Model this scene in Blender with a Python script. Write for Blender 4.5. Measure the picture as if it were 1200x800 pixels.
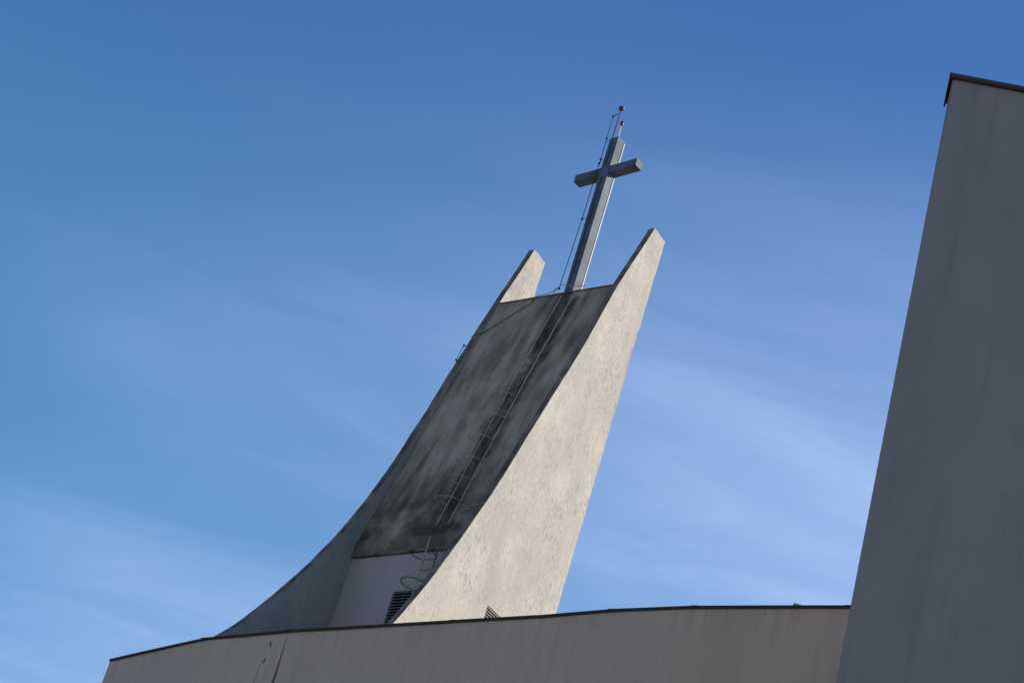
import bpy, bmesh, math, random
from mathutils import Vector, Matrix, noise

random.seed(7)
scene = bpy.context.scene
for o in list(bpy.data.objects):
    bpy.data.objects.remove(o, do_unlink=True)
COL = scene.collection
R = math.radians

# ------------------------------------------------------------------ camera
cam = bpy.data.cameras.new('camera')
cam.sensor_width = 36.0
cam.lens = 2960.0 / 1200.0 * 36.0
cam.clip_start = 0.1
cam.clip_end = 6000.0
cam_o = bpy.data.objects.new('camera', cam)
COL.objects.link(cam_o)
PITCH, ROLL = R(31.7), R(17.3)
fw = Vector((0, math.cos(PITCH), math.sin(PITCH)))
u0 = Vector((0, -math.sin(PITCH), math.cos(PITCH)))
r0 = Vector((1, 0, 0))
rt = r0 * math.cos(ROLL) + u0 * math.sin(ROLL)
up = u0 * math.cos(ROLL) - r0 * math.sin(ROLL)
m = Matrix((rt, up, -fw)).transposed().to_4x4()
m.translation = Vector((0, 0, 1.6))
cam_o.matrix_world = m
scene.camera = cam_o

# ------------------------------------------------------------------ light
SUN_EL, SUN_AZ = R(26.0), R(82.0)      # azimuth clockwise from +Y (the view direction)
sun_dir = Vector((math.sin(SUN_AZ) * math.cos(SUN_EL), math.cos(SUN_AZ) * math.cos(SUN_EL), math.sin(SUN_EL)))
sun = bpy.data.lights.new('sun', 'SUN')
sun.energy = 4.7
sun.angle = R(0.53)
sun.color = (1.0, 0.93, 0.82)
sun_o = bpy.data.objects.new('sun', sun)
COL.objects.link(sun_o)
sun_o.rotation_euler = sun_dir.to_track_quat('Z', 'Y').to_euler()
sun_o.location = (60, 20, 80)

world = bpy.data.worlds.new('World')
scene.world = world
world.use_nodes = True
wn, wl = world.node_tree.nodes, world.node_tree.links
wn.clear()
w_out = wn.new('ShaderNodeOutputWorld')
w_bg = wn.new('ShaderNodeBackground')
w_bg.inputs['Strength'].default_value = 0.085
sky = wn.new('ShaderNodeTexSky')
sky.sky_type = 'NISHITA'
sky.sun_disc = False
sky.sun_elevation = SUN_EL
sky.sun_rotation = SUN_AZ
sky.altitude = 200
sky.air_density = 1.0
sky.dust_density = 0.0
sky.ozone_density = 10.0
# thin cirrus veils over the whole sky, laid out on a flat cloud layer
tc = wn.new('ShaderNodeTexCoord')
sep = wn.new('ShaderNodeSeparateXYZ')
wl.new(tc.outputs['Generated'], sep.inputs[0])
def wmath(op, a, b=None, clamp=False):
    n = wn.new('ShaderNodeMath'); n.operation = op; n.use_clamp = clamp
    for i, x in enumerate((a, b)):
        if x is None: continue
        if isinstance(x, (int, float)): n.inputs[i].default_value = x
        else: wl.new(x, n.inputs[i])
    return n.outputs[0]
zc = wmath('ADD', wmath('MAXIMUM', sep.outputs[2], 0.0), 0.06)
cmb = wn.new('ShaderNodeCombineXYZ')
wl.new(wmath('DIVIDE', sep.outputs[0], zc), cmb.inputs[0])
wl.new(wmath('DIVIDE', sep.outputs[1], zc), cmb.inputs[1])
def cloud(scale, sx, sy, rot, off, detail, dist, lo, hi):
    mp = wn.new('ShaderNodeMapping')
    mp.inputs['Rotation'].default_value = (0, 0, rot)
    mp.inputs['Scale'].default_value = (sx, sy, 1)
    mp.inputs['Location'].default_value = off
    wl.new(cmb.outputs[0], mp.inputs[0])
    nz = wn.new('ShaderNodeTexNoise')
    nz.inputs['Scale'].default_value = scale
    nz.inputs['Detail'].default_value = detail
    nz.inputs['Roughness'].default_value = 0.55
    nz.inputs['Distortion'].default_value = dist
    wl.new(mp.outputs[0], nz.inputs['Vector'])
    mr = wn.new('ShaderNodeMapRange')
    mr.interpolation_type = 'SMOOTHSTEP'
    mr.inputs['From Min'].default_value = lo
    mr.inputs['From Max'].default_value = hi
    wl.new(nz.outputs[0], mr.inputs[0])
    return mr.outputs[0]
c1 = cloud(1.0, 0.64, 0.666, 0.036, (-0.794, -6.80, 0), 2.0, 0.2, 0.413, 0.827)
c2 = cloud(3.2, 0.8, 2.6, 0.35, (1.7, 5.2, 0), 6.0, 0.8, 0.35, 0.80)
cover = wmath('MULTIPLY', c1, wmath('ADD', wmath('MULTIPLY', c2, 0.45), 0.62), True)
lowveil = wn.new('ShaderNodeMapRange')          # the veil is seen more edge-on, so denser, lower down
lowveil.inputs['From Min'].default_value = 0.648
lowveil.inputs['From Max'].default_value = 0.422
lowveil.inputs['To Min'].default_value = 0.0
lowveil.inputs['To Max'].default_value = 1.0
wl.new(sep.outputs[2], lowveil.inputs[0])
haze = wn.new('ShaderNodeMixRGB')                # blue air light
haze.inputs['Color2'].default_value = (0.926, 3.5, 4.543, 1)
wl.new(sky.outputs[0], haze.inputs['Color1'])
wl.new(wmath('MULTIPLY', lowveil.outputs[0], 0.20), haze.inputs['Fac'])
mixc = wn.new('ShaderNodeMixRGB')                # thin cloud
mixc.inputs['Color2'].default_value = (4.132, 5.093, 7.33, 1)
wl.new(haze.outputs[0], mixc.inputs['Color1'])
wl.new(wmath('MULTIPLY', cover, wmath('MULTIPLY', lowveil.outputs[0], 1.081), True), mixc.inputs['Fac'])
wl.new(mixc.outputs[0], w_bg.inputs['Color'])
wl.new(w_bg.outputs[0], w_out.inputs[0])

scene.view_settings.view_transform = 'Standard'
scene.view_settings.look = 'None'
scene.view_settings.exposure = 1.0
scene.view_settings.gamma = 1.0
scene.view_settings.use_curve_mapping = False
scene.render.engine = 'CYCLES'
scene.render.resolution_x, scene.render.resolution_y = 1024, 682

# ------------------------------------------------------------------ helpers
def tag(o, label=None, cat=None, group=None, kind=None):
    if label: o['label'] = label
    if cat: o['category'] = cat
    if group: o['group'] = group
    if kind: o['kind'] = kind
    return o

def empty(name, loc, rz=0.0):
    o = bpy.data.objects.new(name, None)
    o.empty_display_size = 0.5
    COL.objects.link(o)
    o.location = loc
    o.rotation_euler = (0, 0, rz)
    return o

def obj(name, bm, mats, parent=None, smooth=False, loc=None):
    bmesh.ops.recalc_face_normals(bm, faces=bm.faces)
    me = bpy.data.meshes.new(name)
    bm.to_mesh(me); bm.free()
    for mt in (mats if isinstance(mats, (list, tuple)) else [mats]):
        me.materials.append(mt)
    if smooth:
        for p in me.polygons: p.use_smooth = True
    o = bpy.data.objects.new(name, me)
    COL.objects.link(o)
    if parent: o.parent = parent
    if loc: o.location = loc
    return o

def box(bm, x0, x1, y0, y1, z0, z1, bev=0.0):
    vs = [bm.verts.new((x, y, z)) for x in (x0, x1) for y in (y0, y1) for z in (z0, z1)]
    fs = []
    for q in ((0,1,3,2),(4,6,7,5),(0,4,5,1),(2,3,7,6),(0,2,6,4),(1,5,7,3)):
        fs.append(bm.faces.new([vs[i] for i in q]))
    if bev:
        es = list({e for f in fs for e in f.edges})
        bmesh.ops.bevel(bm, geom=es, offset=bev, segments=2, affect='EDGES', profile=0.6)
    return bm

def boxm(*a, **k):
    return box(bmesh.new(), *a, **k)

def extrude_yz(bm, poly, x0, x1):
    """closed polygon in the yz plane, given thickness along x"""
    a = [bm.verts.new((x0, y, z)) for y, z in poly]
    b = [bm.verts.new((x1, y, z)) for y, z in poly]
    fa = bm.faces.new(a); fb = bm.faces.new(list(reversed(b)))
    n = len(poly); side = []
    for i in range(n):
        j = (i + 1) % n
        side.append(bm.faces.new((a[j], a[i], b[i], b[j])))
    return fa, fb, side

def tube(bm, pts, r, seg=8, closed=False):
    pts = [Vector(p) for p in pts]
    rings = []
    n = len(pts)
    prev = None
    for i, p in enumerate(pts):
        if closed: t = pts[(i + 1) % n] - pts[i - 1]
        elif i == 0: t = pts[1] - p
        elif i == n - 1: t = p - pts[i - 1]
        else: t = pts[i + 1] - pts[i - 1]
        t.normalize()
        if prev is None:
            a = t.orthogonal().normalized()
        else:
            a = (prev - t * prev.dot(t)).normalized()
        prev = a
        b = t.cross(a)
        rr = r[i] if isinstance(r, (list, tuple)) else r
        rings.append([bm.verts.new(p + (a * math.cos(k * math.tau / seg) + b * math.sin(k * math.tau / seg)) * rr) for k in range(seg)])
    for i in range(n if closed else n - 1):
        A, B = rings[i], rings[(i + 1) % n]
        for k in range(seg):
            bm.faces.new((A[k], A[(k + 1) % seg], B[(k + 1) % seg], B[k]))
    if not closed:
        bm.faces.new(list(reversed(rings[0]))); bm.faces.new(rings[-1])
    return bm

def tubem(*a, **k):
    return tube(bmesh.new(), *a, **k)

def lathe(bm, prof, cx, cy, seg=16):
    rings = []
    for r, z in prof:
        rings.append([bm.verts.new((cx + r * math.cos(k * math.tau / seg), cy + r * math.sin(k * math.tau / seg), z)) for k in range(seg)])
    for A, B in zip(rings, rings[1:]):
        for k in range(seg):
            bm.faces.new((A[k], A[(k + 1) % seg], B[(k + 1) % seg], B[k]))
    bm.faces.new(list(reversed(rings[0]))); bm.faces.new(rings[-1])
    return bm

def pchip(xs, ys, x):
    """smooth interpolation through points with ascending xs"""
    n = len(xs)
    i = max(0, min(n - 2, next((k for k in range(n - 1) if x <= xs[k + 1]), n - 2)))
    def slope(k):
        a, b = max(0, k - 1), min(n - 1, k + 1)
        return (ys[b] - ys[a]) / (xs[b] - xs[a])
    h = xs[i + 1] - xs[i]; t = (x - xs[i]) / h
    m0, m1 = slope(i) * h, slope(i + 1) * h
    return (2*t**3 - 3*t**2 + 1)*ys[i] + (t**3 - 2*t**2 + t)*m0 + (-2*t**3 + 3*t**2)*ys[i + 1] + (t**3 - t**2)*m1

def subtract(o, bm_cut):
    """cut a recess or an opening out of a mesh object"""
    bmesh.ops.recalc_face_normals(bm_cut, faces=bm_cut.faces)
    me = bpy.data.meshes.new('cutter'); bm_cut.to_mesh(me); bm_cut.free()
    c = bpy.data.objects.new('cutter', me); COL.objects.link(c)
    c.parent = o.parent
    md = o.modifiers.new('cut', 'BOOLEAN'); md.operation = 'DIFFERENCE'; md.solver = 'EXACT'; md.object = c
    bpy.context.view_layer.update()
    dg = bpy.context.evaluated_depsgraph_get()
    new = bpy.data.meshes.new_from_object(o.evaluated_get(dg))
    o.modifiers.clear(); o.data = new
    bpy.data.objects.remove(c, do_unlink=True)

# ------------------------------------------------------------------ materials
class NT:
    def __init__(s, name):
        s.m = bpy.data.materials.new(name); s.m.use_nodes = True
        s.n, s.l = s.m.node_tree.nodes, s.m.node_tree.links
        s.b = s.n['Principled BSDF']
        s.tc = s.n.new('ShaderNodeTexCoord')
    def put(s, sock, x):
        if isinstance(x, (int, float)): sock.default_value = x
        elif isinstance(x, tuple): sock.default_value = x if len(x) == 4 or sock.type == 'VECTOR' else x + (1,)
        else: s.l.new(x, sock)
    def math(s, op, a, b=None, clamp=False):
        n = s.n.new('ShaderNodeMath'); n.operation = op; n.use_clamp = clamp
        s.put(n.inputs[0], a)
        if b is not None: s.put(n.inputs[1], b)
        return n.outputs[0]
    def coords(s, scale=(1, 1, 1), rot=(0, 0, 0), loc=(0, 0, 0)):
        a = s.n.new('ShaderNodeMapping'); a.inputs['Rotation'].default_value = rot; a.inputs['Location'].default_value = loc
        s.l.new(s.tc.outputs['Object'], a.inputs[0])
        b = s.n.new('ShaderNodeVectorMath'); b.operation = 'MULTIPLY'; b.inputs[1].default_value = scale
        s.l.new(a.outputs[0], b.inputs[0])
        return b.outputs[0]
    def noise(s, vec, scale=1.0, detail=4.0, rough=0.55, dist=0.0):
        n = s.n.new('ShaderNodeTexNoise')
        n.inputs['Scale'].default_value = scale; n.inputs['Detail'].default_value = detail
        n.inputs['Roughness'].default_value = rough; n.inputs['Distortion'].default_value = dist
        s.l.new(vec, n.inputs['Vector'])
        return n.outputs[0]
    def ramp(s, x, lo, hi, t0=0.0, t1=1.0):
        n = s.n.new('ShaderNodeMapRange'); n.interpolation_type = 'SMOOTHSTEP'
        s.put(n.inputs[0], x)
        for k, v in (('From Min', lo), ('From Max', hi), ('To Min', t0), ('To Max', t1)): n.inputs[k].default_value = v
        return n.outputs[0]
    def mix(s, f, a, b, mode='MIX'):
        n = s.n.new('ShaderNodeMixRGB'); n.blend_type = mode
        s.put(n.inputs[0], f); s.put(n.inputs[1], a); s.put(n.inputs[2], b)
        return n.outputs[0]
    def sep(s):
        n = s.n.new('ShaderNodeSeparateXYZ'); s.l.new(s.tc.outputs['Object'], n.inputs[0])
        return n.outputs
    def done(s, col, rough=0.9, metal=0.0, bump=None, strength=0.3, dist=0.01, spec=0.3):
        s.put(s.b.inputs['Base Color'], col); s.put(s.b.inputs['Roughness'], rough)
        s.b.inputs['Metallic'].default_value = metal
        s.b.inputs['Specular IOR Level'].default_value = spec
        if bump is not None:
            bp = s.n.new('ShaderNodeBump'); bp.inputs['Strength'].default_value = strength; bp.inputs['Distance'].default_value = dist
            s.l.new(bump, bp.inputs['Height']); s.l.new(bp.outputs[0], s.b.inputs['Normal'])
        return s.m

def mat_side_wall():
    t = NT('trowelled_render')
    x, y, z = t.sep()
    big = t.noise(t.coords((1, .7, .42)), 1.0, 6, .62)
    col = t.mix(t.ramp(big, .36, .64), (.338, .305, .262), (.282, .262, .236))
    pale = t.noise(t.coords((1, .6, .40), loc=(3, 7, 1)), 1.6, 5, .65)
    col = t.mix(t.ramp(pale, .48, .66, 0, .8), col, (.385, .344, .295))
    grey = t.noise(t.coords((1, .9, .30), loc=(8, 2, 5)), 1.2, 6, .65)
    col = t.mix(t.ramp(grey, .50, .68, 0, .6), col, (.245, .238, .218))
    # short trowel scratches in two slanting directions
    s1 = t.noise(t.coords((5, 15, 5.0), rot=(R(16), 0, 0)), 1.0, 6, .78, .5)
    s2 = t.noise(t.coords((5, 17, 5.5), rot=(R(-14), 0, 0), loc=(2, 3, 8)), 1.0, 6, .78, .5)
    k = t.math('MAXIMUM', t.ramp(s1, .52, .66), t.ramp(s2, .53, .67))
    where = t.ramp(t.noise(t.coords((1, .7, .5), loc=(9, 1, 4)), 1.4, 5), .38, .62, .12, 1)
    k = t.math('MULTIPLY', k, where)
    col = t.mix(t.math('MULTIPLY', k, .66), col, (.15, .145, .13))
    mott = t.noise(t.coords((1, 1, .8)), 5.5, 6, .7)
    col = t.mix(t.ramp(mott, .40, .30, 0, .5), col, (.395, .355, .305))
    col = t.mix(t.ramp(mott, .56, .70, 0, .55), col, (.20, .195, .178))
    # long faint bands running up beside the rear edge, dark run-off lines, small pits
    bands = t.noise(t.coords((1, 24, .10), loc=(5, 0, 0)), 1.0, 3, .5)
    col = t.mix(t.math('MULTIPLY', t.ramp(bands, .52, .64), t.ramp(y, -.3, .9, 0, .40)), col, (.19, .18, .165))
    run = t.noise(t.coords((6, 20, .6)), 1.0, 5, .7)
    col = t.mix(t.ramp(run, .62, .78, 0, .45), col, (.15, .138, .12))
    pits = t.ramp(t.noise(t.coords((1, 1, 1)), 7, 3, .6), .66, .72)
    col = t.mix(t.math('MULTIPLY', pits, .55), col, (.12, .11, .10))
    # comb-like scratches left by the float: dark furrows with pale ridges beside them
    f1 = t.noise(t.coords((8, 30, 5.5), rot=(R(9), 0, 0), loc=(1, 4, 2)), 1.0, 4, .7, .4)
    f2 = t.noise(t.coords((8, 34, 7.0), rot=(R(-20), 0, 0), loc=(6, 1, 7)), 1.0, 4, .7, .4)
    zone = t.ramp(t.noise(t.coords((1, .8, .5), loc=(2, 8, 3)), 1.3, 5, .6), .40, .58, .25, 1)
    fur = t.math('MULTIPLY', t.math('MAXIMUM', t.ramp(f1, .56, .68), t.ramp(f2, .57, .69)), zone)
    rid = t.math('MULTIPLY', t.math('MAXIMUM', t.ramp(f1, .44, .34), t.ramp(f2, .43, .33)), zone)
    col = t.mix(t.math('MULTIPLY', rid, .55), col, (.45, .41, .36))
    col = t.mix(t.math('MULTIPLY', fur, .60), col, (.115, .108, .096))
    fine = t.noise(t.coords(), 38, 3, .7)
    h = t.math('ADD', t.math('MULTIPLY', t.math('ADD', s1, s2), .7), t.math('MULTIPLY', fine, .3))
    h = t.math('SUBTRACT', h, t.math('MULTIPLY', fur, .5))
    return t.done(col, .92, bump=h, strength=.5, dist=.03)

def mat_edge():
    t = NT('weathered_edge')
    n1 = t.noise(t.coords((2, 2, 1.1)), 1.6, 5, .65)
    col = t.mix(t.ramp(n1, .35, .65), (.22, .17, .125), (.085, .063, .044))
    return t.done(col, .95, bump=t.noise(t.coords(), 24, 4, .7), strength=.4, dist=.015)

def mat_slab():
    t = NT('stained_slab')
    x, y, z = t.sep()
    cloudy = t.noise(t.coords((1.15, .38, .34)), 1.7, 7, .62, .25)
    col = t.mix(t.ramp(cloudy, .34, .66), (.205, .152, .107), (.43, .32, .228))
    # dark growth in broad soft runs down the slope
    st = t.noise(t.coords((1.7, .3, .26), loc=(4, 0, 2)), 1.3, 7, .66, .3)
    patch = t.noise(t.coords((.8, .4, .45), loc=(1, 5, 0)), 1.0, 4, .55)
    k = t.math('MULTIPLY', t.ramp(st, .43, .62), t.ramp(patch, .40, .60, .1, 1))
    col = t.mix(t.math('MULTIPLY', k, .70), col, (.070, .049, .030))
    # broad run below the cross, behind the ladder
    wob = t.math('MULTIPLY', t.math('SUBTRACT', t.noise(t.coords((1, .8, .8), loc=(0, 2, 9)), 1.4, 5), .5), .8)
    dx = t.math('ABSOLUTE', t.math('ADD', t.math('ADD', x, 1.38), wob))
    blot = t.ramp(t.noise(t.coords((2.4, .9, .9), loc=(7, 7, 7)), 1.3, 6, .7), .34, .60, .25, 1)
    band = t.math('MULTIPLY', t.ramp(dx, .12, .42, 1, 0), blot)
    col = t.mix(t.math('MULTIPLY', band, .95), col, (.038, .027, .017))
    # growth gathered along the drip lip at the foot of the slab
    low = t.math('MULTIPLY', t.ramp(z, 11.2, 8.3, 0, 1), t.ramp(t.noise(t.coords((1.1, 1, 1.2), loc=(3, 3, 1)), 1.5, 6, .65), .36, .60, .05, 1))
    col = t.mix(t.math('MULTIPLY', low, .85), col, (.058, .044, .028))
    lip = t.math('MULTIPLY', t.ramp(z, 8.36, 8.28, 0, 1), .35)
    col = t.mix(lip, col, (.22, .175, .125))
    lines = t.noise(t.coords((14, .5, .5), loc=(1, 1, 6)), 1.0, 4, .6)
    col = t.mix(t.ramp(lines, .62, .80, 0, .4), col, (.11, .08, .05))
    fine = t.noise(t.coords((1, 1, 1)), 30, 4, .7)
    return t.done(col, .95, bump=t.math('ADD', t.math('MULTIPLY', cloudy, .6), t.math('MULTIPLY', fine, .3)), strength=.5, dist=.03, spec=.15)

def mat_paint(name, c0, c1, streak=(.2, .2, .2), amount=.25, bump=.2, sc=(1, 1, .12), fine_sc=26, drip=None):
    t = NT(name)
    big = t.noise(t.coords((.5, .5, .25)), 1.0, 5, .6)
    col = t.mix(t.ramp(big, .3, .7), c0, c1)
    st = t.noise(t.coords((4 * sc[0], 4 * sc[1], 4 * sc[2]), loc=(2, 1, 3)), 1.0, 6, .65)
    col = t.mix(t.ramp(st, .5, .78, 0, amount), col, streak)
    if drip:                                   # grime washed down from the metal cap above
        z = t.sep()[2]
        runs = t.ramp(t.noise(t.coords((7, 7, .12), loc=(6, 2, 1)), 1.0, 5, .6), .46, .66)
        col = t.mix(t.math('MULTIPLY', runs, t.ramp(z, drip[0] - drip[1], drip[0], 0, .30)), col, streak)
    br = t.noise(t.coords((22, 22, .8), loc=(4, 4, 0)), 1.0, 4, .6)
    col = t.mix(t.ramp(br, .48, .70, 0, .14), col, streak)
    mo = t.noise(t.coords((1, 1, .7)), 2.2, 7, .7)
    col = t.mix(t.ramp(mo, .54, .70, 0, .22), col, streak)
    sp = t.ramp(t.noise(t.coords(), 5.0, 3), .70, .74)
    col = t.mix(t.math('MULTIPLY', sp, amount * .9), col, streak)
    fine = t.noise(t.coords(), fine_sc, 4, .7)
    h = t.math('ADD', t.math('MULTIPLY', fine, .4), t.math('MULTIPLY', st, .6))
    return t.done(col, .9, bump=h, strength=bump, dist=.012)

def mat_metal(name, c, rough, metal, vary=.25):
    t = NT(name)
    n1 = t.noise(t.coords((1, 1, .6)), 3.0, 5, .6)
    d = tuple(x * (1 - vary) for x in c)
    return t.done(t.mix(t.ramp(n1, .35, .65), c, d), rough, metal, bump=t.noise(t.coords(), 12, 3), strength=.08, dist=.01, spec=.5)

def mat_flat(name, c, rough=.8, metal=0.0):
    t = NT(name)
    n1 = t.noise(t.coords(), 6.0, 4, .6)
    return t.done(t.mix(t.ramp(n1, .3, .7), c, tuple(x * .75 for x in c)), rough, metal, spec=.2)

M_side, M_edge, M_slab = mat_side_wall(), mat_edge(), mat_slab()
M_lower = mat_paint('pale_lower_wall', (.41, .335, .30), (.36, .295, .265), (.24, .195, .175), .2)
M_nave = mat_paint('grey_render', (.53, .378, .276), (.462, .332, .243), (.32, .222, .162), .45, .4, drip=(18.95, .8))
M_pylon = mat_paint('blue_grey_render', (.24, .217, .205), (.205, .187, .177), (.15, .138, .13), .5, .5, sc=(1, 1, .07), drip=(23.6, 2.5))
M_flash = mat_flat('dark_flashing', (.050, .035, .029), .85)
M_green = mat_metal('green_grey_flashing', (.060, .075, .072), .5, .4)
M_cross = mat_metal('galvanised_sheet', (.092, .118, .152), .8, .1, .45)
M_strap = mat_metal('dark_strap', (.035, .04, .048), .6, .1)
M_steel = mat_metal('dull_galvanised_tube', (.50, .40, .30), .7, .1)
M_dark_steel = mat_metal('dark_steel_tube', (.09, .08, .07), .7, 0)
M_trim = mat_metal('bright_zinc_trim', (.24, .25, .26), .6, .1)
M_cable = mat_flat('black_cable', (.03, .03, .033), .7)
M_insul = mat_flat('black_insulator', (.012, .012, .016), .5)
M_red = mat_flat('red_glass', (.22, .03, .02), .3)
M_mast = mat_flat('mast_red_brown', (.06, .025, .03), .5)
M_slat = mat_flat('louvre_slat', (.24, .21, .19), .7)
M_hole = mat_flat('louvre_void', (.02, .02, .02), .95)
M_roof = mat_paint('roofing_felt', (.10, .085, .07), (.08, .068, .056), (.05, .043, .037), .3)
M_joint = mat_flat('joint_filler', (.11, .105, .10), .9)
M_crack = mat_flat('crack_shadow', (.05, .048, .045), .95)

def mat_ground():
    t = NT('plaza_ground')
    n1 = t.noise(t.coords(), .03, 5, .6)
    n2 = t.noise(t.coords(), 2.0, 5, .6)
    col = t.mix(t.ramp(n1, .45, .55), (.30, .26, .20), (.22, .20, .14))
    col = t.mix(t.ramp(n2, .3, .7, 0, .35), col, (.20, .175, .14))
    return t.done(col, .95, bump=n2, strength=.2, dist=.02)

# ------------------------------------------------------------------ ground
bm = bmesh.new()
G = 1500
bm.faces.new([bm.verts.new(p) for p in ((-G, -G, 0), (G, -G, 0), (G, G, 0), (-G, G, 0))])
tag(obj('ground', bm, mat_ground()), kind='structure')

# ------------------------------------------------------------------ nave with the curved wall
NAVE_H = 19.0
plan = [(-5.19, 42.64), (-4.35, 41.53), (-3.54, 40.48), (-2.96, 39.91), (-2.13, 39.10), (-1.29, 38.36), (-0.89, 38.00),
        (0.42, 36.84), (1.66, 35.75), (2.68, 34.78), (3.81, 33.84), (5.00, 32.97), (5.82, 32.38),
        (7.6, 31.25), (9.6, 30.2), (12.0, 29.25), (15.0, 28.5), (18.0, 28.1)]
nave = empty('church_nave', (0, 38, 0))
tag(nave, 'low curved grey rendered church wall with dark metal coping below the tower', 'building')
NOFF = Vector((0, 38, 0))
def pl(i): return Vector((plan[i][0], plan[i][1], 0)) - NOFF
def fine_plan(i0, i1, n=6):
    """smooth run of plan points from index i0 to i1 (Catmull-Rom)"""
    out = []
    for i in range(i0, i1):
        p0, p1, p2, p3 = pl(max(i - 1, 0)), pl(i), pl(i + 1), pl(min(i + 2, len(plan) - 1))
        for k in range(n):
            t = k / n
            lin = p1.lerp(p2, t)
            cr = 0.5 * ((2*p1) + (-p0 + p2)*t + (2*p0 - 5*p1 + 4*p2 - p3)*t*t + (-p0 + 3*p1 - 3*p2 + p3)*t**3)
            out.append(lin.lerp(cr, .6))
    out.append(pl(i1))
    return out
def normal_at(pts, i):
    a, b = pts[max(i - 1, 0)], pts[min(i + 1, len(pts) - 1)]
    d = (b - a).normalized()
    return Vector((d.y, -d.x, 0))        # towards the camera
def wall_strip(pts, z0, z1, depth, shift0=None):
    bm = bmesh.new(); fr, bk = [], []
    for i, p in enumerate(pts):
        n = normal_at(pts, i)
        q = p - n * depth
        zs = [z0, z0 + (z1 - z0) * .5, z1 - 1.0, z1 - .1, z1]
        def xy(z):
            s = shift0(i, z) if shift0 else Vector((0, 0, 0))
            return s
        fr.append([bm.verts.new((p.x + xy(z).x, p.y + xy(z).y, z)) for z in zs])
        bk.append([bm.verts.new((q.x + xy(z).x, q.y + xy(z).y, z)) for z in zs])
    for i in range(len(pts) - 1):
        for k in range(4):
            bm.faces.new((fr[i][k], fr[i+1][k], fr[i+1][k+1], fr[i][k+1]))
            bm.faces.new((bk[i+1][k], bk[i][k], bk[i][k+1], bk[i+1][k+1]))
        bm.faces.new((fr[i][4], fr[i+1][4], bk[i+1][4], bk[i][4]))
        bm.faces.new((bk[i][0], bk[i+1][0], fr[i+1][0], fr[i][0]))
    for e in (0, -1):
        for k in range(4):
            bm.faces.new((fr[e][k], fr[e][k+1], bk[e][k+1], bk[e][k]))
    return bm
tj = (pl(4) - pl(3)).normalized()
left_pts, right_pts = fine_plan(0, 4), fine_plan(4, len(plan) - 1)
def sh_left(i, z):
    return -tj * .004 if i == len(left_pts) - 1 else Vector((0, 0, 0))
def sh_right(i, z):
    if i != 0: return Vector((0, 0, 0))
    return tj * (.006 if z > NAVE_H - .2 else .068)
top_z = NAVE_H - .02
a = obj('wall_panel', wall_strip(left_pts, 0, top_z, .30, sh_left), M_nave, nave)
b = obj('wall_panel', wall_strip(right_pts, 0, top_z, .30, sh_right), M_nave, nave)
# filler standing back in the movement joint
n4 = Vector((tj.y, -tj.x, 0))
bm = bmesh.new(); c = pl(4) - n4 * .03
vs = []
for z in (0, top_z - .05):
    for s, d in ((-.02, 0), (.10, 0), (.10, -.2), (-.02, -.2)):
        vs.append(bm.verts.new(c + tj * s + n4 * d + Vector((0, 0, z))))
for q in ((0,1,5,4),(1,2,6,5),(2,3,7,6),(3,0,4,7),(3,2,1,0),(4,5,6,7)): bm.faces.new([vs[i] for i in q])
obj('joint_filler', bm, M_joint, nave)
# two spalls and the hairline crack below them
def crack(pts2, w):
    bm = bmesh.new(); prev = None
    for (s, z), ww in zip(pts2, w):
        base = pl(3) + tj * s + n4 * .003
        l = bm.verts.new(base - tj * ww + Vector((0, 0, z))); r_ = bm.verts.new(base + tj * ww + Vector((0, 0, z)))
        c_ = bm.verts.new(base + n4 * .004 + Vector((0, 0, z)))
        if prev:
            bm.faces.new((prev[0], prev[2], c_, l)); bm.faces.new((prev[2], prev[1], r_, c_))
        prev = (l, r_, c_)
    return bm
obj('crack', crack([(.80, 18.83), (.83, 18.79), (.835, 18.75), (.85, 18.70)], [.006, .014, .022, .003]), M_crack, nave)
obj('crack', crack([(.86, 18.82), (.845, 18.77), (.84, 18.74)], [.003, .006, .008]), M_crack, nave)
obj('crack', crack([(.835, 18.50), (.822, 18.46), (.812, 18.42), (.775, 18.405)], [.005, .016, .020, .003]), M_crack, nave)
obj('crack', crack([(.77, 18.39), (.75, 18.30), (.768, 18.18), (.76, 18.02), (.772, 17.8)], [.003, .003, .0035, .003, .002]), M_crack, nave)
# coping: one folded length after another
def coping(p, q, n1, n2):
    bm = bmesh.new()
    prof = [(.028, -.046), (.028, 0.0), (.022, .008), (-.33, .02), (-.34, -.04), (-.325, -.04), (-.325, .0), (.014, -.010), (.016, -.046)]
    A = [bm.verts.new(p + n1 * d + Vector((0, 0, NAVE_H + h))) for d, h in prof]
    B = [bm.verts.new(q + n2 * d + Vector((0, 0, NAVE_H + h))) for d, h in prof]
    k = len(prof)
    for i in range(k):
        bm.faces.new((A[i], A[(i+1) % k], B[(i+1) % k], B[i]))
    bm.faces.new(list(reversed(A))); bm.faces.new(B)
    return bm
cuts = [0, 2, 4, 7, 9, 10, 12, 13, 14, 15, 16, 17]
pts_all = [pl(i) for i in range(len(plan))]
for i in range(len(plan) - 1):
    p, q = pl(i), pl(i + 1)
    d = (q - p).normalized(); nn = Vector((d.y, -d.x, 0))
    na, nb = normal_at(pts_all, i), normal_at(pts_all, i + 1)
    dz = Vector((0, 0, random.uniform(-.003, .003)))
    obj('coping', coping(p + d * .003 + dz, q - d * .003 + dz, na, nb), M_flash, nave)
    if i in cuts and i:
        bm = coping(p - d * .06, p + d * .06, na, na)
        for v in bm.verts: v.co += na * .003 + Vector((0, 0, .0015))
        obj('coping_joint_cover', bm, M_flash, nave)
# small bracket lying on the coping near the pylon
obj('coping_clip', boxm(5.10, 5.22, -5.13, -5.07, NAVE_H + .02, NAVE_H + .05, bev=.006), M_steel, nave)
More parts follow.
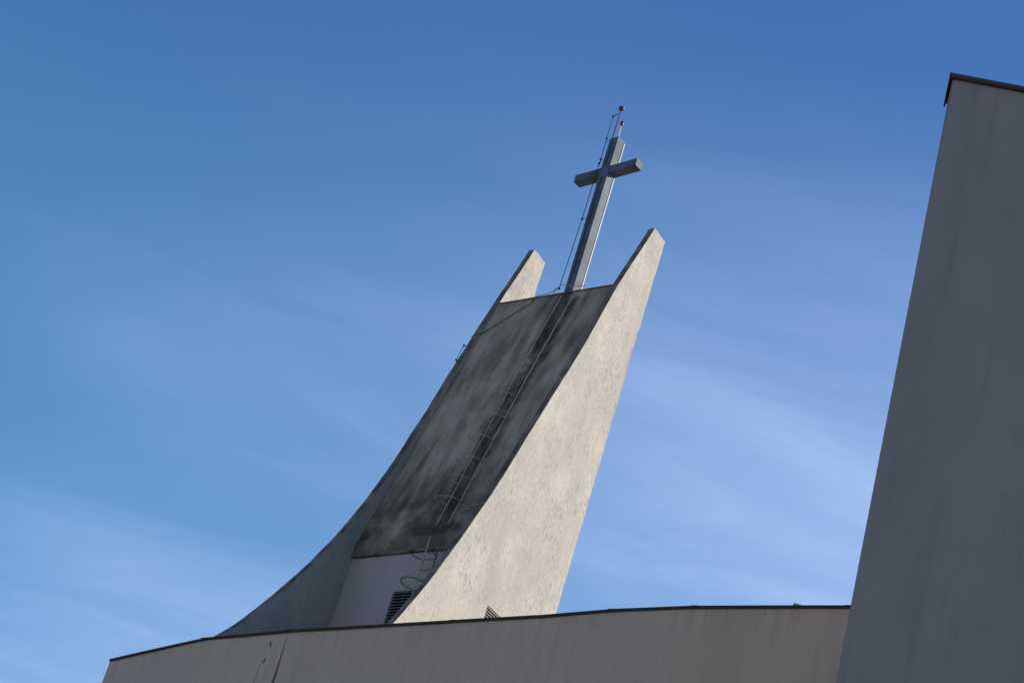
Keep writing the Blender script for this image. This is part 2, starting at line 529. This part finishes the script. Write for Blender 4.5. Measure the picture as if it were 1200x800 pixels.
# remaining walls and the flat roof
far = [Vector((18.0, 28.1, 0)), Vector((31, 50, 0)), Vector((14.0, 70.0, 0)), Vector((-4.95, 60.0, 0)), Vector((-5.19, 42.64, 0))]
far = [p - NOFF for p in far]
for i in range(4):
    p, q = far[i], far[i + 1]
    d = (q - p).normalized(); nn = Vector((-d.y, d.x, 0))   # inward
    bm = bmesh.new(); vs = []
    p2, q2 = p + d * (.33 if i == 0 else .02), q - d * (.33 if i == 3 else .02)
    for z in (0, top_z):
        vs += [bm.verts.new(x + Vector((0, 0, z))) for x in (p2, q2, q2 + nn * .3, p2 + nn * .3)]
    for f in ((0,1,5,4),(1,2,6,5),(2,3,7,6),(3,0,4,7),(3,2,1,0),(4,5,6,7)): bm.faces.new([vs[k] for k in f])
    obj('rear_wall', bm, M_nave, nave)
bm = bmesh.new()
ctr = Vector((8, 10, 0))
loop = [p.lerp(ctr, .012) for p in fine_plan(0, len(plan) - 1, 2)] + [p.lerp(ctr, .012) for p in far[1:4]]
lo_, hi_ = [bm.verts.new((p.x, p.y, 18.2)) for p in loop], [bm.verts.new((p.x, p.y, 18.5)) for p in loop]
bm.faces.new(hi_); bm.faces.new(list(reversed(lo_)))
for i in range(len(loop)):
    j = (i + 1) % len(loop)
    bm.faces.new((lo_[i], lo_[j], hi_[j], hi_[i]))
bmesh.ops.triangulate(bm, faces=[f for f in bm.faces if len(f.verts) > 4])
obj('roof', bm, M_roof, nave)

# ------------------------------------------------------------------ tower
TZ = 18.5                                     # roof level it rises from
TX, TY, TROT = 1.9935, 49.9602, R(-42.8)      # local x runs along the front, local y from front to back
tower = empty('church_tower', (TX, TY, TZ), TROT)
tag(tower, 'tall church tower of two sweeping concrete side walls with a dark stained slab between', 'tower')
T = .18                                       # side wall thickness
right_curve = [(18.3, -5.8), (19.8, -5.6), (21.0, -5.2), (22.2, -4.58), (23.4, -3.84), (24.02, -3.54), (24.67, -3.23), (25.62, -2.85), (26.66, -2.46),
               (27.6, -2.12), (28.5, -1.83), (29.44, -1.55), (30.81, -1.13), (31.8, -.82), (32.76, -.53), (33.83, -.25), (34.84, .02), (35.97, .39), (37.14, .77)]
left_curve = [(18.3, -6.15), (20.0, -6.1), (21.2, -6.0), (22.0, -5.62), (22.71, -4.94), (23.33, -4.44), (24.1, -3.93), (24.57, -3.64), (25.35, -3.18), (26.01, -2.83),
              (26.95, -2.37), (28.07, -1.92), (29.33, -1.49), (30.27, -1.22), (31.0, -1.00), (32.37, -.64), (33.23, -.39), (34.16, -.14), (35.3, .20), (36.12, .46), (37.12, .75)]
def side_wall(x0, x1, curve, ztop, seed):
    zs, ys = [c[0] for c in curve], [c[1] for c in curve]
    bm = bmesh.new(); rings = []
    rn = random.Random(int(seed * 10))
    chips = [(rn.uniform(20, 36.8), rn.uniform(.10, .3), rn.uniform(.008, .03)) for _ in range(16)]
    N = 240
    for i in range(N + 1):
        z = zs[0] + (ztop - zs[0]) * i / N
        yf = pchip(zs, ys, z) + .008 * noise.noise((seed, z * 2.3, 0)) + .005 * noise.noise((seed, z * 7.0, 4))
        yb = 1.10 + .17 * max(0, (z - 27.0)) / 10.1
        yb += .012 * noise.noise((seed, z * 2.9, 9)) + .008 * noise.noise((seed, z * 9.0, 3))
        for zc, wd, dp in chips:
            yb -= dp * max(0, 1 - abs(z - zc) / wd)
        zb = z - (.05 if i == N else 0)
        ring = []
        for x in (x0, x1):
            ring += [bm.verts.new((x, yf + (yb - yf) * k / 4, z + (zb - z) * k / 4 - TZ)) for k in range(5)]
        rings.append(ring)                     # 0..4 on one face front to back, 5..9 on the other
    for A, B in zip(rings, rings[1:]):
        for k in range(4):
            bm.faces.new((A[k], A[k+1], B[k+1], B[k])); bm.faces.new((A[k+6], A[k+5], B[k+5], B[k+6]))
        f = bm.faces.new((A[0], A[5], B[5], B[0])); f.material_index = 1
        bm.faces.new((A[4], A[9], B[9], B[4]))
    for Q in (rings[0], rings[-1]):
        for k in range(4): bm.faces.new((Q[k], Q[k+1], Q[k+6], Q[k+5]))
    return obj('side_wall', bm, [M_side, M_edge], tower)
rw = side_wall(-T, 0, right_curve, 37.13, 1.3)
lw = side_wall(-3.6 - T, -3.6, left_curve, 37.11, 5.7)
rw['label'] = 'sunlit right side wall, pale trowelled render'
lw['label'] = 'left side wall, its foot in blue shade'

XL, XR = -3.597, -T - .003
# front slab: leans back as it rises, ends in an upright drip lip
prof = [(.09, 34.91), (-1.93, 26.93), (-1.985, 26.80), (-1.985, 26.45), (-1.74, 26.45), (.30, 34.60), (.42, 34.91)]
bm = bmesh.new()
NX, NZ = 22, 40
fa, fb, sides = extrude_yz(bm, [(y, z - TZ) for y, z in prof], XL, XR)
sl = obj('front_slab', bm, M_slab, tower)
sl['label'] = 'dark stained sloping front slab'
obj('drip_edge', boxm(XL, XR, -1.999, -1.90, 26.405 - TZ, 26.452 - TZ), M_edge, tower)
# roof deck behind the slab and the rear wall
obj('roof_deck', boxm(XL, XR, .424, 1.02, 34.55 - TZ, 34.80 - TZ), M_roof, tower)
obj('rear_wall', boxm(XL, XR, .82, 1.0, -.2, 34.54 - TZ), M_side, tower)
obj('roof_trim', boxm(XL, XR, .06, .40, 34.913 - TZ, 34.935 - TZ), M_edge, tower)
# upright painted wall below the slab
lwall = obj('lower_wall', boxm(XL, XR, -1.93, -1.70, -.2, 26.40 - TZ), M_lower, tower)

def louvre_front():
    x0, x1, z0, z1 = -2.08, -1.42, 24.10 - TZ, 25.44 - TZ
    subtract(lwall, boxm(x0, x1, -2.1, -1.82, z0, z1))
    lv = obj('louvre', boxm(x0 + .002, x1 - .002, -1.835, -1.822, z0 + .002, z1 - .002), M_hole, tower)
    n = 18; pitch = (z1 - z0) / n
    bm = bmesh.new()
    vs = [bm.verts.new(p) for p in ((x0+.004, -.045, -.012), (x1-.004, -.045, -.012), (x1-.004, .035, .022), (x0+.004, .035, .022),
                                    (x0+.004, -.045, .004), (x1-.004, -.045, .004), (x1-.004, .035, .030), (x0+.004, .035, .030))]
    for f in ((3,2,1,0),(4,5,6,7),(0,1,5,4),(1,2,6,5),(2,3,7,6),(3,0,4,7)): bm.faces.new([vs[i] for i in f])
    first = None
    for i in range(n):
        loc = (0, -1.885, z0 + pitch * (i + .5))
        if first is None: first = obj('slat', bm, M_slat, lv, loc=loc)
        else:
            c = first.copy(); COL.objects.link(c); c.parent = lv; c.location = loc
    return lv
def louvre_side():
    y0, y1, z0, z1 = -1.19, -.40, 24.4 - TZ, 25.385 - TZ
    subtract(rw, boxm(-.13, .1, y0, y1, z0, z1))
    lv = obj('louvre', boxm(-.128, -.115, y0 + .002, y1 - .002, z0 + .002, z1 - .002), M_hole, tower)
    n = 15; pitch = (z1 - z0) / n
    bm = bmesh.new()
    vs = [bm.verts.new(p) for p in ((.045, y0+.004, -.012), (.045, y1-.004, -.012), (-.030, y1-.004, .020), (-.030, y0+.004, .020),
                                    (.045, y0+.004, .006), (.045, y1-.004, .006), (-.030, y1-.004, .028), (-.030, y0+.004, .028))]
    for f in ((0,1,2,3),(7,6,5,4),(4,5,1,0),(5,6,2,1),(6,7,3,2),(7,4,0,3)): bm.faces.new([vs[i] for i in f])
    first = None
    for i in range(n):
        loc = (-.05, 0, z0 + pitch * (i + .5))
        if first is None: first = obj('slat', bm, M_slat, lv, loc=loc)
        else:
            c = first.copy(); COL.objects.link(c); c.parent = lv; c.location = loc
    return lv
louvre_front(); louvre_side()

# ------------------------------------------------------------------ cross
def tower_point(x, y, z):
    c, s = math.cos(TROT), math.sin(TROT)
    return Vector((TX + x * c - y * s, TY + x * s + y * c, z))
CB = tower_point(-1.755, .5, 34.80)
CROT = R(-48.0)
cross = empty('church_cross', CB, CROT)
tag(cross, 'tall grey sheet metal cross standing on top of the tower', 'cross')
S = .14
Z = lambda z: z - 34.80
obj('shaft', boxm(-S, S, -S, S, 0.002, Z(40.06), bev=.006), M_cross, cross)
obj('front_channel', boxm(-.052, -.012, -S - .012, -S + .004, .05, Z(38.80)), M_strap, cross)
obj('front_channel', boxm(-.052, -.012, -S - .012, -S + .004, Z(39.16), Z(40.0)), M_strap, cross)
arm_l = obj('arm', boxm(-1.0, -S - .002, -S + .02, S - .01, Z(38.90), Z(39.125), bev=.006), M_cross, cross)
arm_r = obj('arm', boxm(S + .002, 1.0, -S + .02, S - .01, Z(38.90), Z(39.125), bev=.006), M_cross, cross)
for z in (38.27, 37.29, 36.36):
    bm = bmesh.new(); e = S + .006; hz = .013
    for (x0, x1, y0, y1) in ((-e, e, -e, -S + .001), (-e, e, S - .001, e), (-e, -S + .001, -S, S), (S - .001, e, -S, S)):
        box(bm, x0, x1, y0, y1, Z(z) - hz, Z(z) + hz)
    obj('strap', bm, M_strap, cross)
obj('edge_trim', boxm(S + .001, S + .010, S - .028, S + .008, .03, Z(38.88)), M_trim, cross)
obj('edge_trim', boxm(S + .001, S + .010, S - .028, S + .008, Z(39.14), Z(40.0)), M_trim, cross)
obj('base_plate', boxm(-.24, .24, -.24, .24, -.002, .02, bev=.004), M_strap, cross)
for sx in (-1, 1):
    for sy in (-1, 1):
        bm = bmesh.new(); lathe(bm, [(.022, .02), (.022, .045), (.012, .046), (.012, .07)], sx * .195, sy * .195, 6)
        obj('anchor_bolt', bm, M_steel, cross)

# beacon mast on the head of the cross
mast = empty('beacon_mast', CB + Vector((0, 0, 5.262)), CROT)
tag(mast, 'thin mast with two red warning lamps on top of the cross', 'beacon')
obj('pole', tubem([(-.10, -.10, -.02), (-.10, -.10, .5), (-.10, -.10, .99)], [.018, .016, .013], 10), M_mast, mast)
bm = bmesh.new(); lathe(bm, [(.03, .95), (.05, .965), (.072, .985), (.078, 1.01), (.072, 1.035), (.055, 1.065), (.02, 1.075)], -.10, -.10, 20)
obj('lamp', bm, M_red, mast, smooth=True)
for dx in (0, .055):
    obj('rod', tubem([(.02 + dx, -.05, -.003), (.02 + dx * .3, -.05, .46)], .007, 6), M_steel, mast)
bm = bmesh.new(); lathe(bm, [(.02, .44), (.045, .47), (.05, .52), (.045, .57), (.02, .59)], .028, -.05, 14)
obj('lamp', bm, M_red, mast, smooth=True)

# lightning conductor: down the cross, over the slab and round the left side wall
cond = empty('lightning_conductor', CB, CROT)
tag(cond, 'thin black cable with ball insulators running down beside the cross', 'cable')
run = [(-.13, -.13, Z(40.88)), (-.26, -.15, Z(40.82)), (-.25, -.15, Z(40.09)), (-.24, -.15, Z(39.38)), (-.25, -.15, Z(39.28)), (-.26, -.15, Z(37.5)), (-.33, -.15, Z(35.36))]
obj('cable', tubem(run, .010, 6), M_cable, cond)
for p in ((-.26, -.15, Z(40.82)), (-.25, -.15, Z(40.09)), (-.24, -.15, Z(39.40)), (-.25, -.15, Z(39.27)), (-.26, -.15, Z(37.5)), (-.33, -.15, Z(35.36))):
    bm = bmesh.new(); bmesh.ops.create_icosphere(bm, subdivisions=2, radius=.032, matrix=Matrix.Translation(p))
    obj('insulator', bm, M_insul, cond, smooth=True)
for z in (40.0, 39.33, 37.5):
    obj('stand_off', tubem([(-.25, -.15, Z(z)), (-.135, -.135, Z(z))], .006, 5), M_cable, cond)
def to_cross(x, y, z):     # tower coordinates to the conductor's own
    d = tower_point(x, y, z) - CB
    c, s = math.cos(-CROT), math.sin(-CROT)
    return (d.x * c - d.y * s, d.x * s + d.y * c, d.z)
run2 = [run[-1], to_cross(-2.30, .25, 35.14), to_cross(-2.45, .07, 34.96), to_cross(-2.53, .01, 34.70), to_cross(-3.0, -.09, 34.29), to_cross(-3.47, -.195, 33.88), to_cross(-3.60, -.25, 33.77), to_cross(-3.82, -.26, 33.72)]
obj('cable', tubem(run2, .009, 6), M_cable, cond)
wire = [to_cross(-3.79, -.27, 33.42), to_cross(-3.82, -.40, 33.36), to_cross(-3.82, -.50, 32.86), to_cross(-3.79, -.45, 32.78)]
obj('cable', tubem(wire, .009, 6), M_cable, cond)
for p in wire[1:3]:
    bm = bmesh.new(); bmesh.ops.create_icosphere(bm, subdivisions=2, radius=.030, matrix=Matrix.Translation(p))
    obj('insulator', bm, M_insul, cond, smooth=True)
# thin rail at the foot of the cross
rail = empty('roof_rail', tower_point(-2.05, .2, 34.936), TROT)
tag(rail, 'thin low steel rail with short post at the foot of the cross', 'rail')
obj('post', tubem([(0, 0, 0), (0, 0, .30)], .008, 6), M_dark_steel, rail)
obj('bar', tubem([(0, 0, .28), (.25, -.02, .35), (.50, -.03, .26), (.95, -.03, .17)], .008, 6), M_steel, rail)
obj('post', tubem([(.93, -.03, 0), (.93, -.03, .18)], .008, 6), M_steel, rail)

# ------------------------------------------------------------------ ladders
def rail_between(p, q, r=.016): return tubem([p, q], r, 8)
sn = Vector((0, -.9697, .2442))               # out of the slab
def on_slab(x, z, off):
    t_ = (34.91 - z) / (34.91 - 26.93)
    return Vector((x, .09 + t_ * (-1.93 - .09), z - TZ)) + sn * off
LADU = empty('roof_ladder', tower_point(-1.2, -2.0, 26.9), TROT)
tag(LADU, 'long caged steel ladder lying on the dark sloping slab', 'ladder')
LO = Vector((-1.2, -2.0, 26.9 - TZ))
OFF = .15
pL = lambda z: on_slab(-1.33 - .16 * min(1, (z - 26.9) / 5.0), z, OFF) - LO
pR = lambda z: on_slab(-1.00 - .13 * min(1, (z - 26.9) / 5.0), z, OFF) - LO
obj('side_rail', tubem([pL(26.95), pL(29), pL(32.0), pL(34.6)], .012, 8), M_steel, LADU)
obj('side_rail', tubem([pR(26.95), pR(29), pR(31.9), pR(34.7)], .014, 8), M_steel, LADU)
k = 0
z = 27.1
while z < 34.6:
    obj('rung', rail_between(pL(z), pR(z), .008), M_dark_steel, LADU); z += .28
for z in (27.3, 29.0, 30.7, 32.3):
    for fn in (pL, pR):
        p = fn(z); obj('bracket', rail_between(p, p - sn * (OFF - .002), .010), M_steel, LADU)
def hoop(pl_, pr_, out, rad, mat, parent, r=.010):
    c = (pl_ + pr_) / 2; ax = (pr_ - pl_).normalized(); half = (pr_ - pl_).length / 2
    dep = math.sqrt(max(rad * rad - half * half, 0))
    cc = c + out * dep
    a0 = math.atan2(-dep, -half); a1 = math.atan2(-dep, half)
    if a1 > a0: a0 += math.tau
    pts = []
    for i in range(25):
        a_ = a0 + (a1 - a0) * i / 24
        pts.append(cc + ax * (rad * math.cos(a_)) + out * (rad * math.sin(a_)))
    obj('cage_hoop', tubem(pts, r, 6), mat, parent)
hout = Vector((0, -1, -.22)).normalized()
for z in (30.95, 30.25, 29.55, 28.85, 28.25, 27.6):
    hoop(pL(z), pR(z), hout, .28, M_steel, LADU)

LADL = empty('wall_ladder', tower_point(-1.15, -2.15, 24.0), TROT)
tag(LADL, 'short caged ladder on the pale wall above the louvre', 'ladder')
lo = Vector((-1.15, -2.15, 24.0 - TZ))
P = lambda x, z, y=-2.15: Vector((x, y, z - TZ)) - lo
for x in (-1.315, -.975):
    obj('side_rail', rail_between(P(x, 26.62), P(x, 23.2), .016), M_steel if x < -1.2 else M_dark_steel, LADL)
    for z in (26.3, 24.9, 23.6):
        obj('bracket', rail_between(P(x, z), P(x, z, -1.986 if z > 26 else -1.932), .010), M_dark_steel, LADL)
z = 26.58
while z > 23.3:
    obj('rung', rail_between(P(-1.315, z), P(-.975, z), .010), M_dark_steel, LADL); z -= .265
for z in (26.05, 25.30):
    hoop(P(-1.315, z), P(-.975, z), Vector((0, -1, 0)), .29, M_dark_steel, LADL, .012)

# ------------------------------------------------------------------ pylon on the right
PR = R(-10.0)
pyl = empty('rendered_pylon', (4.57, 26.0, 0), PR)
tag(pyl, 'tall shaded blue grey rendered pylon with metal cap at the right edge', 'building')
PH = 23.66
bm = bmesh.new()
prof_l = lambda z: .003 + .0148 * (PH - z)
W_, D_ = 9.0, 0.52
zs = [0, 6, 12, 16, 20, PH]
vf = []
for z in zs:
    x = prof_l(z)
    vf.append([bm.verts.new((x, 0, z)), bm.verts.new((W_, 0, z)), bm.verts.new((W_, D_, z)), bm.verts.new((x, D_, z))])
for A, B in zip(vf, vf[1:]):
    for i in range(4):
        bm.faces.new((A[i], A[(i+1) % 4], B[(i+1) % 4], B[i]))
bm.faces.new(list(reversed(vf[0]))); bm.faces.new(vf[-1])
bmesh.ops.bevel(bm, geom=[e for e in bm.edges if abs(e.verts[0].co.z - e.verts[1].co.z) > 1], offset=.012, segments=2, affect='EDGES')
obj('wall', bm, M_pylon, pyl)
# cap: thin edge on the face, deep fascia on the end
bm = bmesh.new()
box(bm, -.045, W_ + .05, -.05, D_ + .05, PH + .002, PH + .045, bev=.004)
obj('cap', bm, M_green, pyl)
obj('cap_shadow_strip', boxm(-.019, W_ + .05, -.044, -.003, PH - .03, PH + .001), M_flash, pyl)  # dark brown strip painting in the shadow under the cap
obj('cap_end_fascia', boxm(-.044, -.02, -.030, D_ + .048, PH - .05, PH + .001), M_flash, pyl)
